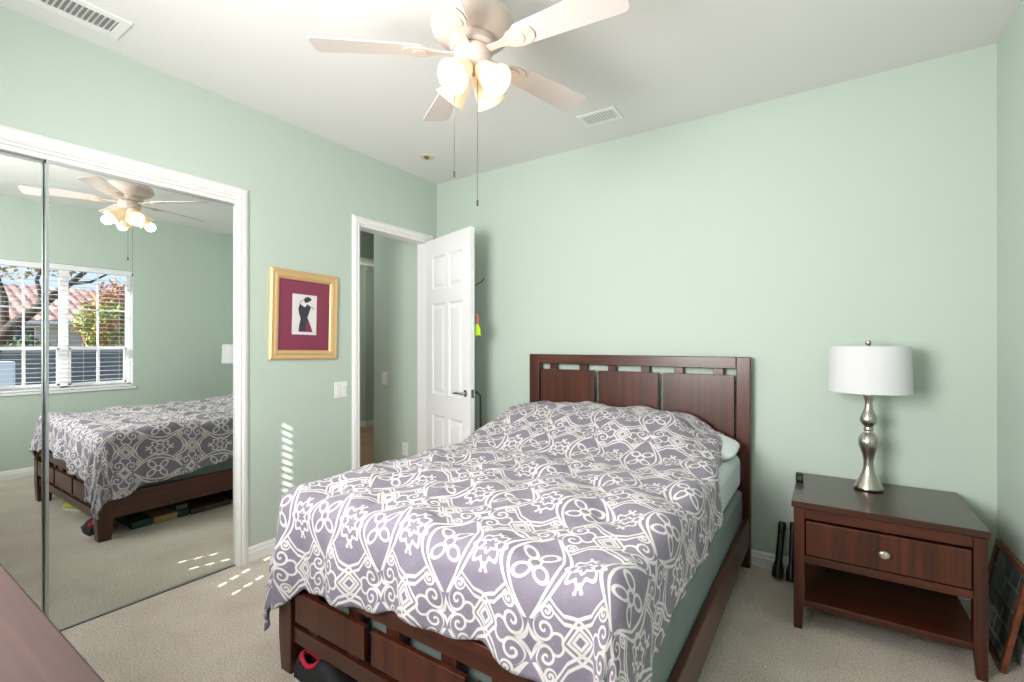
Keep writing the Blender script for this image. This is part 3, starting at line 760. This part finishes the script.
# comforter
ZT, RR = .700, .07
CXL, CXR, CYF, CYH = -1.735, -.455, 1.085, 2.87
def sstep(a, b, x):
    t = min(1, max(0, (x - a) / (b - a))); return t * t * (3 - 2 * t)
def topz(x, y):
    z = ZT + .006 * sstep(1.1, 1.6, y)
    z += .165 * sstep(2.05, 2.72, y) * (1 - .75 * sstep(-.76, -.44, x)) * (.86 + .14 * sstep(-1.75, -1.45, x))
    z -= .025 * math.exp(-((x + .80) ** 2 / .03 + (y - 2.25) ** 2 / .03))
    z += .012 * sin(x * 2 * pi / .34) * sin(y * 2 * pi / .40)
    z += .016 * noise.noise(Vector((x * 4.2, y * 4.2, 0))) + .007 * noise.noise(Vector((x * 13, y * 13, 5)))
    return z
def hemL(y): return .395 - .01 * sstep(1.1, 2.0, y) + .07 * (1 - sstep(1.085, 1.25, y)) + .03 * sin(y * 6)
def hemR(y): return .34 - .07 * sstep(1.15, 1.5, y) - .14 * sstep(2.1, 2.75, y) + .01 * sin(y * 17)
def hemF(x): return .470 - .105 * sstep(-1.74, -1.58, x) - .07 * sstep(-1.55, -.75, x) + .05 * sstep(-.60, -.46, x) + .006 * sin(x * 21 + 1)
NU, NV = 190, 200
def cxr(y): return CXR - .060 * sstep(2.15, 2.6, y)
def cloth(u, v):
    # v: 0 foot hem .. 1 head edge ; u: 0 left hem .. 1 right hem ; returns cloth coordinates
    yy = CYF + (CYH - CYF) * max(0, (v - .14) / .86)
    aL = CXL - hemL(yy); aR = cxr(yy) + hemR(yy)
    s = aL + (aR - aL) * u
    xc = min(cxr(yy), max(CXL, s))
    f = hemF(xc)
    t = CYF - f * (1 - v / .14) if v < .14 else yy
    return s, t
def drape(u, v):
    s, t = cloth(u, v)
    y = max(CYF, t); x = min(cxr(y), max(CXL, s))
    tuft = 0
    for i in (-1, 0, 1, 2, 3, 4, 5, 6, 7):
        ty = .86 + i * .31
        if abs(t - ty) < .12:
            q = ((s + 1.2) / .29 - .5 * (i % 2)); q = (q - round(q)) * .29
            tuft += math.exp(-(q * q / .0009 + (t - ty) ** 2 / .0016)) + .4 * math.exp(-(q * q / .006 + (t - ty) ** 2 / .0002))
    tuft *= .013
    ds = s - x; dt = t - y                       # overhang in cloth metres
    d = (abs(ds) ** 3 + abs(dt) ** 3) ** (1 / 3); hy = hypot(ds, dt)
    z = topz(x, y) - tuft
    if d < 1e-6: return Vector((x, y, z))
    nx, ny = ds / hy, dt / hy
    corner = abs(nx * ny) * 2
    arc = RR * pi / 2
    if d < arc:
        out = RR * sin(d / RR); drop = RR * (1 - cos(d / RR))
    else:
        e = d - arc; fl = .05 + .06 * corner
        out = RR + e * fl; drop = RR + e * sqrt(max(0, 1 - fl * fl))
    along = (t if abs(nx) > abs(ny) else s)
    k = sstep(.06, .34, d)
    rip = (.020 * sin(along * 2 * pi / .36 + .8) + .010 * sin(along * 2 * pi / .17 + 2.1) + .012 * noise.noise(Vector((s * 5, t * 5, 3)))) * k * (1 - .5 * corner)
    if nx > .5: rip *= .5
    out += rip + .004 * k - tuft * k
    z2 = z - drop
    if nx < -.2 or True: z2 += 0
    return Vector((x + nx * out, y + ny * out, max(z2, .13)))
cm = MB()
ang = radians(5)
def cuv(u, v):
    s, t = cloth(u, v); s += 1.057; t -= 1.035; return (s * cos(ang) + t * sin(ang), -s * sin(ang) + t * cos(ang))
cm.grid(drape, NU, NV, cuv)
co = cm.build('comforter', M_comf, smooth='all')
co.data.materials.append(M_lining)
sd = co.modifiers.new('thickness', 'SOLIDIFY'); sd.thickness = .012; sd.offset = -1; sd.material_offset = 1; sd.material_offset_rim = 0
tag(co, 'lavender grey comforter with white scrolled trellis print spread over the bed', 'comforter')

# ------------------------------------------------------------------ nightstand
NX0, NX1, NY0, NY1, NZ = -.125, .515, 2.435, 2.995, .568
ns = thing('nightstand', 'dark cherry nightstand with one drawer and open lower shelf', 'nightstand', ((NX0 + NX1) / 2, (NY0 + NY1) / 2, 0))
MB().box(NX0, NX1, NY0, NY1, NZ - .028, NZ).build('top', M_nst, ns, bevel=.004)
a0, a1, b0, b1 = NX0 + .008, NX1 - .006, NY0 + .012, NY1 - .006
def nleg(x0, x1, y0, y1, sx, sy):
    ti = .010
    bot = [(x0 + (ti if sx < 0 else 0), y0 + (ti if sy < 0 else 0), 0), (x1 - (ti if sx > 0 else 0), y0 + (ti if sy < 0 else 0), 0), (x1 - (ti if sx > 0 else 0), y1 - (ti if sy > 0 else 0), 0), (x0 + (ti if sx < 0 else 0), y1 - (ti if sy > 0 else 0), 0)]
    mid = [(x0, y0, .16), (x1, y0, .16), (x1, y1, .16), (x0, y1, .16)]; top = [(p[0], p[1], NZ - .032) for p in mid]
    MB().loft(bot, mid, top).build('leg', M_woodz, ns, bevel=.003)
lw = .042
nleg(a0, a0 + lw, b0, b0 + lw, 1, 1); nleg(a1 - lw, a1, b0, b0 + lw, -1, 1); nleg(a0, a0 + lw, b1 - lw, b1, 1, -1); nleg(a1 - lw, a1, b1 - lw, b1, -1, -1)
MB().box(a0 + lw, a1 - lw, b0 + .004, b0 + .03, NZ - .075, NZ - .032).box(a0 + lw, a1 - lw, b0 + .004, b0 + .03, .297, .330).build('front_rail', M_woodx, ns, bevel=.002)
MB().box(a0 + .006, a0 + .022, b0 + lw, b1 - lw, .297, NZ - .032).build('side_panel', M_woody, ns)
MB().box(a1 - .022, a1 - .006, b0 + lw, b1 - lw, .297, NZ - .032).build('side_panel', M_woody, ns)
MB().box(a0 + lw, a1 - lw, b1 - .02, b1 - .008, .297, NZ - .032).build('back_panel', M_woodx, ns)
MB().box(a0 + .022, a1 - .022, b0 + .03, b1 - .02, .297, .307).build('drawer_bottom', M_woodx, ns)
MB().box(a0 + .01, a1 - .01, b0 + .012, b1 - .01, .098, .128).build('shelf', M_woodx, ns, bevel=.003)
dr = MB().box(a0 + lw + .004, a1 - lw - .004, b0 - .004, b0 + .016, .336, NZ - .083).build('drawer', M_woodz, ns, bevel=.005)
MB().box(a0 + lw + .012, a1 - lw - .012, b0 + .016, b0 + .4, .345, .45).build('drawer_box', M_woody, dr)
kx, kz = .2, .411
kb = MB().lathe([(0, 0), (.009, 0), (.007, .010), (.010, .014), (.018, .018), (.020, .023), (.016, .029), (.006, .032), (0, .032)], (0, 0, 0), 24, Matrix.Rotation(pi / 2, 4, 'X'))
kb.xform(Matrix.Diagonal((1.0, 1, .85, 1))); kb.xform(Matrix.Translation((kx, b0 - .004, kz))).build('knob', mat('silver_knob', srgb(214, 208, 200), .25, .9), dr, smooth=True)

# lamp on the nightstand
LX, LY = .174, 2.828
tl = thing('table_lamp', 'brushed nickel table lamp with white drum shade on the nightstand', 'table lamp', (LX, LY, NZ))
prof = []
for yy, hwp in ((641, 52), (637, 57), (630, 55), (615, 46), (600, 37), (585, 29), (570, 23), (550, 20), (535, 20), (515, 24), (497, 31), (480, 38), (465, 41), (450, 38), (438, 29), (430, 20), (424, 15), (420, 19), (414, 19), (409, 15), (402, 23), (392, 31), (382, 34), (370, 31), (355, 23), (338, 16), (320, 14), (305, 18), (292, 23), (284, 25)):
    vpx = 320 + yy * .264; prof.append((hwp * .00104, CAMZ - (vpx - 343) / 470 * 2.25))
z0 = prof[0][1]; prof = [(r, NZ + .0005 + (z - z0) * (1.028 - NZ) / (prof[-1][1] - z0)) for r, z in prof]
MB().lathe(prof + [(0, prof[-1][1])], (LX, LY, 0), 48).build('base', M_nickel, tl, smooth='all')
MB().lathe([(0, 1.028), (.008, 1.028), (.008, 1.10), (.014, 1.10), (.014, 1.14), (0, 1.14)], (LX, LY, 0), 16).build('socket', M_nickel, tl, smooth=True)
ss = MB().shell([(.165, 1.036), (.158, 1.254), (.155, 1.254), (.162, 1.036), (.165, 1.036)], (LX, LY, 0), 56).build('lamp_shade', M_shade, tl, smooth=True)
hp = MB().tube([(LX - .158, LY, 1.245), (LX + .158, LY, 1.245)], .002, 6).tube([(LX, LY - .158, 1.245), (LX, LY + .158, 1.245)], .002, 6)
for q in (-.045, .045): hp.tube([(LX + q * .2, LY, 1.11), (LX + q, LY, 1.16), (LX + q, LY, 1.21), (LX, LY, 1.245)], .002, 6)
hp.build('harp', M_nickel, tl)
MB().lathe([(0, 1.243), (.006, 1.243), (.005, 1.256), (.010, 1.262), (.013, 1.271), (.010, 1.280), (0, 1.283)], (LX, LY, 0), 20).build('finial', M_nickel, tl, smooth=True)
MB().lathe([(0, 1.14), (.013, 1.14), (.017, 1.16), (.028, 1.185), (.029, 1.20), (.020, 1.222), (0, 1.23)], (LX, LY, 0), 20).build('bulb', M_white, tl, smooth='all')
# little black gadget on the nightstand corner
g_ = thing('charger', 'small black gadget on the back corner of the nightstand top', 'gadget', (-.112, 2.80, NZ))
MB().box(-.1245, -.091, 2.785, 2.82, NZ + .0005, NZ + .042).build('body', M_black, g_, bevel=.005)
MB().box(-.120, -.096, 2.783, 2.7855, NZ + .012, NZ + .030).build('face', mat('grey_plastic', srgb(60, 62, 66), .4), g_)

# flashlights between bed and nightstand
def flashlight(lab, bx, by, tx, ty, tz, L_, k):
    base_ = Vector((bx, by, .004)); d = (Vector((tx, ty, tz)) - base_).normalized()
    M = Matrix.Translation(base_) @ d.to_track_quat('Z', 'Y').to_matrix().to_4x4()
    e = thing('flashlight', lab, 'flashlight', (bx, by, 0), 'black flashlights beside the nightstand')
    lift = .028 * k * sqrt(max(0, 1 - d.z ** 2)); M = Matrix.Translation((0, 0, lift)) @ M
    MB().lathe([(0, 0), (.025 * k, 0), (.028 * k, .003), (.028 * k, .045), (.024 * k, .06), (.0185 * k, .085), (0, .085)], (0, 0, 0), 24, M).build('head', M_black, e, smooth=True)
    pr = [(0, .085), (.0175 * k, .085)]
    z = .09
    while z < L_ - .05: pr += [(.0175 * k, z), (.0165 * k, z + .002), (.0175 * k, z + .004)]; z += .012
    pr += [(.0175 * k, L_ - .04), (0, L_ - .04)]
    MB().lathe(pr, (0, 0, 0), 24, M).build('barrel', M_black, e, smooth=True)
    MB().lathe([(0, L_ - .04), (.019 * k, L_ - .04), (.019 * k, L_ - .006), (.014 * k, L_), (0, L_)], (0, 0, 0), 24, M).build('tail_cap', mat('black_metal', srgb(40, 40, 42), .2, .7), e, smooth=True)
flashlight('long black flashlight leaning on the wall, nearer the bed', -.213, 2.885, -.196, 2.978, .27, .29, 1.0)
flashlight('black flashlight squeezed between its twin and the nightstand', -.150, 2.875, -.146, 2.985, .28, .30, .85)

# framed collage leaning on the right wall
lp = thing('leaning_frame', 'brown framed grey collage leaning on the wall beside the nightstand', 'picture frame', (.575, 2.74, 0))
lean = atan2(.072, .395); LHt, LWd = .405, .39
Ml = Matrix.Translation((.572, 2.545, .002)) @ Matrix.Rotation(lean, 4, 'Y')
M_bfr = wood('brown_frame_wood', srgb(88, 44, 24), srgb(138, 74, 42), 'y', rough=.4)
fr = MB()
for (y0, y1, z0, z1) in ((0, LWd, 0, .022), (0, LWd, LHt - .022, LHt), (0, .022, .022, LHt - .022), (LWd - .022, LWd, .022, LHt - .022)): fr.box(-.012, .006, y0, y1, z0, z1)
fr.xform(Ml).build('frame', M_bfr, lp, bevel=.002)
MB().box(-.005, .004, .02, LWd - .02, .02, LHt - .02).xform(Ml).build('collage', pavers_mat(), lp)

# ------------------------------------------------------------------ dresser in the near corner
ds = thing('dresser', 'dark brown wooden dresser top at the near left corner', 'dresser', (-1.2, -.17, 0))
DX0, DX1, DY_0, DY_1, DZT = -1.95, -.42, -.5, .158, .95
MB().box(DX0, DX1, DY_0, DY_1, DZT - .03, DZT).build('top', M_dress, ds, bevel=.004)
MB().box(DX0 + .02, DX1 - .02, DY_0 + .01, DY_1 - .04, .08, DZT - .03).build('body', M_dress, ds)
for x in (DX0 + .03, DX1 - .08):
    for y in (DY_0 + .02, DY_1 - .09): MB().box(x, x + .05, y, y + .05, 0, .08).build('foot', M_dress, ds)
for r in range(3):
    for c_ in range(2):
        x0 = DX0 + .04 + c_ * .745; z0 = .11 + r * .265
        q = MB().box(x0, x0 + .71, DY_1 - .04, DY_1 - .022, z0, z0 + .25).build('drawer', M_dress, ds, bevel=.003)
        MB().lathe([(0, 0), (.008, 0), (.007, .008), (.016, .014), (.014, .024), (0, .026)], (x0 + .355, DY_1 - .022, z0 + .125), 16, Matrix.Rotation(-pi / 2, 4, 'X')).build('knob', M_nickel, q, smooth=True)

# ------------------------------------------------------------------ shoes
def shoe(nm, lab, P, az, upper, lining, sole, accent, L_=.28):
    e = thing(nm, lab, 'shoe', P); e.rotation_euler = (0, 0, az)
    def wid(t): return .036 + .010 * sstep(0, .35, t) + .006 * sin(pi * min(1, t * 1.1)) if t < .8 else .050 * sqrt(max(.02, 1 - ((t - .8) / .22) ** 2))
    def ring(t, z, k): return [Vector((L_ * t, s_ * wid(t) * k, z)) for s_ in (1, -1)]
    N = 26
    # sole
    out = [(L_ * (i / N), wid(i / N)) for i in range(N + 1)] ; out = [(-.006, .018), (-.002, .030)] + out[1:]
    full = out + [(x, -y) for x, y in out[::-1]]
    MB().prism(full, lambda x, y: (x, y, 0), lambda x, y: (x, y, .026 + (.012 if x > L_ * .8 else 0) * (x / L_ - .8) * 3)).build('sole', sole, e, local=True, bevel=.004)
    def hgt(t): return .098 - .02 * sstep(.05, .22, t) + .022 * sstep(.26, .42, t) - .062 * sstep(.46, .95, t)
    up = MB(); K = 16
    def fn(u, v):
        t = .005 + .965 * v; a = pi * u; h = hgt(t) - .022
        yv = cos(a); zz = sin(a) ** .75
        taper = 1 - .28 * zz
        return Vector((L_ * t + (.0 if v > .02 else 0), wid(t) * 1.0 * yv * taper, .022 + h * zz))
    up.grid(fn, K, 30)
    # drop the faces of the collar opening
    keep = []
    for f in up.f:
        c_ = sum((up.v[i] for i in f), Vector()) / len(f)
        if L_ * .06 < c_.x < L_ * .36 and abs(c_.y) < .026 and c_.z > .05: continue
        keep.append(f)
    up.f = keep
    # heel counter closing the back
    up.add([fn(i / K, 0) for i in range(K + 1)], [tuple(range(K + 1))])
    u_ = up.build('upper', upper, e, local=True, smooth='all')
    s_ = u_.modifiers.new('thick', 'SOLIDIFY'); s_.thickness = .004; s_.offset = 0
    path = []
    for i in range(25):
        a = 2 * pi * i / 24; t = .20 + .165 * cos(a); yy = .027 * sin(a)
        path.append((L_ * t, yy, hgt(t) - .006))
    MB().tube(path, .009, 8).build('collar', lining, e, local=True, smooth='all')
    MB().grid(lambda u, v: Vector((L_ * (.06 + .3 * v), (u - .5) * .05, .045)), 2, 2).build('insole', lining, e, local=True)
    lc = MB()
    for i in range(4):
        t = .42 + .07 * i; z = hgt(t) * .99 + .002
        lc.tube([(L_ * t, -.018, z - .012), (L_ * t, 0, z), (L_ * t, .018, z - .012)], .003, 6)
    lc.build('laces', accent, e, local=True)
    return e
M_swhite = mat('white_rubber', srgb(232, 230, 226), .5); M_sblack = mat('black_knit', srgb(30, 30, 32), .7, bump=.2, bscale=600)
M_sred = mat('crimson_lining', srgb(196, 30, 66), .7); M_syel = mat('yellow_green_mesh', srgb(206, 208, 70), .6); M_sgrey = mat('white_mesh', srgb(222, 222, 220), .7)
shoe('sneaker', 'black sneaker with crimson lining and white sole under the footboard corner', (-1.660, 1.048, 0), radians(7), M_sblack, M_sred, M_swhite, M_sblack)
shoe('sneaker', 'white and yellow green sneaker under the bed, seen in the mirror', (-.98, 1.20, 0), radians(-20), M_syel, M_sgrey, M_swhite, M_sgrey, .26)

# flat boxes under the bed, seen in the mirror
def flatbox(lab, x0, x1, y0, y1, z0, z1, m, lidm, rz=0, g='flat boxes stored under the bed'):
    c_ = Vector(((x0 + x1) / 2, (y0 + y1) / 2, z0)); e = thing('storage_box', lab, 'box', c_, g)
    MB().box(x0 - c_.x, x1 - c_.x, y0 - c_.y, y1 - c_.y, 0, (z1 - z0) * .6).build('tray', m, e, local=True, bevel=.003)
    MB().box(x0 - c_.x - .003, x1 - c_.x + .003, y0 - c_.y - .003, y1 - c_.y + .003, (z1 - z0) * .6, z1 - z0).build('lid', lidm, e, local=True, bevel=.003)
    e.rotation_euler = (0, 0, rz); return e
G1 = mat('dark_green_card', srgb(30, 58, 52), .6); G2 = mat('tan_card', srgb(168, 132, 86), .7); G3 = mat('brown_card', srgb(70, 48, 36), .6); G4 = mat('grey_green_card', srgb(92, 104, 98), .6); G5 = mat('black_card', srgb(24, 28, 28), .6)
flatbox('dark green flat box under the bed nearest the foot post', -1.69, -1.36, 1.225, 1.345, 0, .048, G1, G1)
flatbox('tan flat box under the bed between green boxes', -1.70, -1.40, 1.352, 1.490, 0, .048, G2, G2)
flatbox('small dark green box under the bed beside the tan box', -1.70, -1.46, 1.497, 1.565, 0, .045, G1, G1)
flatbox('long brown flat box under the bed', -1.71, -1.42, 1.574, 1.86, 0, .038, G3, G3)
flatbox('grey green box lying flat on the small dark green box', -1.66, -1.46, 1.500, 1.572, .046, .080, G4, G4)
flatbox('long black case under the bed nearest the headboard', -1.66, -1.34, 1.90, 2.62, 0, .075, G5, G5)

# ------------------------------------------------------------------ outdoors, seen through the window in the mirror
struct(MB().box(XR + T, 60, -30, 40, -.3, -.15).build('ground', mat('yard_soil', srgb(130, 122, 100), .95, var=.25, vscale=.8)))
bw = thing('garden_wall', 'long grey block wall across the yard outside the window', 'wall', (8.6, 4, -.15))
MB().box(8.5, 8.68, -6, 14, -.15, 1.06).build('wall_body', mat('grey_block', srgb(120, 122, 120), .9, var=.2, vscale=4), bw)
MB().box(8.46, 8.72, -6, 14, 1.06, 1.12).build('coping', mat('pale_concrete', srgb(176, 172, 166), .9), bw)
hs = thing('neighbour_house', 'pale stucco house with clay tile roof beyond the yard wall', 'house', (21, 5, -.15))
MB().box(19.6, 27, -4, 13, -.15, 2.2).build('wall', mat('stucco', srgb(206, 196, 184), .9), hs)
rf = MB(); nx_ = 14; ny_ = 90
def roof(u, v):
    y = -5 + 19 * u; row = v * nx_; x = 19.0 + 4.6 * v; z = 2.12 + 1.65 * v - .03 * (row - math.floor(row))
    return Vector((x, y, z + .05 * abs(sin(y * pi / .32))))
rf.grid(roof, 360, nx_ * 3)
ro = rf.build('roof', roof_mat(), hs)
MB().box(18.95, 19.1, -5, 14, 1.98, 2.12).build('fascia', mat('white_fascia', srgb(220, 218, 214), .7), hs)
for y in (3.6, 6.2):
    q = MB().box(19.55, 19.62, y, y + 1.3, .9, 1.9).build('window', M_trim, hs); MB().box(19.54, 19.56, y + .06, y + 1.24, .96, 1.84).build('pane', mat('dark_glass', srgb(60, 70, 80), .1), q)
ub = thing('utility_box', 'white utility box outside the window at the mirror edge', 'box', (7.2, 1.95, -.15))
MB().box(7.0, 7.5, 1.60, 2.18, -.15, .92).build('body', mat('utility_white', srgb(228, 232, 238), .5), ub, bevel=.01)
MB().box(6.985, 7.0, 1.64, 2.14, .05, .86).build('door', mat('utility_white_door', srgb(236, 238, 242), .5), ub)
M_bark = mat('bark', srgb(74, 62, 56), .9, var=.3, vscale=20)
def leaves(C_, R_, n, sz, rnd, m, nm, parent):
    lf = MB()
    for i in range(n):
        while True:
            p = Vector((rnd.uniform(-1, 1), rnd.uniform(-1, 1), rnd.uniform(-1, 1)))
            if .25 < p.length < 1: break
        p = Vector((p.x * R_[0], p.y * R_[1], p.z * R_[2])) * (.75 + .35 * noise.noise(p * 2.5)) + Vector(C_)
        a = Vector((rnd.uniform(-1, 1), rnd.uniform(-1, 1), rnd.uniform(-1, 1))).normalized(); b = a.cross(Vector((rnd.uniform(-1, 1), rnd.uniform(-1, 1), rnd.uniform(-1, 1)))).normalized()
        s_ = sz * rnd.uniform(.6, 1.3)
        lf.add([p - a * s_, p + b * s_ * .45, p + a * s_, p - b * s_ * .45], [(0, 1, 2, 3)])
    return lf.build(nm, m, parent)
rnd = random.Random(3)
tr = thing('leafy_tree', 'small round tree with green and russet leaves outside the window', 'tree', (11.9, 4.85, -.15))
MB().tube([(11.9, 4.85, -.15), (11.92, 4.9, .6), (11.88, 4.85, 1.3), (11.9, 4.9, 2.2)], [.09, .07, .06, .03], 10).build('trunk', M_bark, tr, smooth=True)
leaves((11.95, 4.85, 1.85), (.95, .85, .95), 2600, .075, rnd, leaf_mat('mixed_leaf', srgb(108, 142, 62), srgb(176, 186, 96), srgb(196, 116, 88)), 'foliage', tr)
leaves((11.9, 5.1, 2.6), (.6, .6, .7), 700, .07, rnd, leaf_mat('russet_leaf', srgb(176, 108, 84), srgb(206, 140, 112), srgb(150, 150, 84)), 'foliage', tr)
t2 = thing('bare_tree', 'dark leaning tree with a thick diagonal branch outside the window', 'tree', (8.9, 2.0, -.15))
bk = MB().tube([(8.6, 1.7, -.15), (8.5, 1.95, .7), (8.3, 2.25, 1.5), (8.0, 2.75, 2.1), (7.9, 3.15, 2.55), (7.8, 3.6, 3.1)], [.16, .13, .11, .09, .06, .03], 10)
bk.tube([(8.3, 2.25, 1.5), (8.35, 2.25, 2.2), (8.5, 2.1, 2.9), (8.6, 2.2, 3.6)], [.08, .06, .045, .03], 8)
bk.tube([(8.0, 2.75, 2.1), (8.2, 2.7, 2.6), (8.3, 2.9, 3.2)], [.05, .035, .02], 8)
bk.tube([(7.9, 3.15, 2.55), (8.0, 3.5, 2.62), (8.1, 3.9, 2.9)], [.04, .03, .015], 8)
bk.build('trunk', M_bark, t2, smooth=True)
leaves((8.4, 2.6, 3.0), (.7, 1.3, .55), 420, .06, rnd, leaf_mat('autumn_leaf', srgb(120, 110, 60), srgb(168, 150, 80), srgb(196, 170, 110)), 'foliage', t2)
for i, (x, y, s_) in enumerate(((10.5, 2.6, .8), (13.5, 3.6, 1.0), (13.2, 6.2, 1.0))):
    b_ = thing('garden_shrub', ['dark green shrub behind the yard wall, leftmost in the mirrored window', 'dark green shrub behind the yard wall between two others', 'dark green shrub behind the yard wall at the right of the leafy tree'][i], 'shrub', (x, y, -.15), 'shrubs beyond the yard wall')
    leaves((x, y, .75), (s_, s_, s_ * .9), 900, .09, rnd, leaf_mat('shrub_leaf', srgb(52, 74, 50), srgb(78, 104, 66), srgb(104, 122, 80)), 'foliage', b_)
    MB().tube([(x, y, -.15), (x, y, .5)], [.05, .03], 8).build('stem', M_bark, b_)
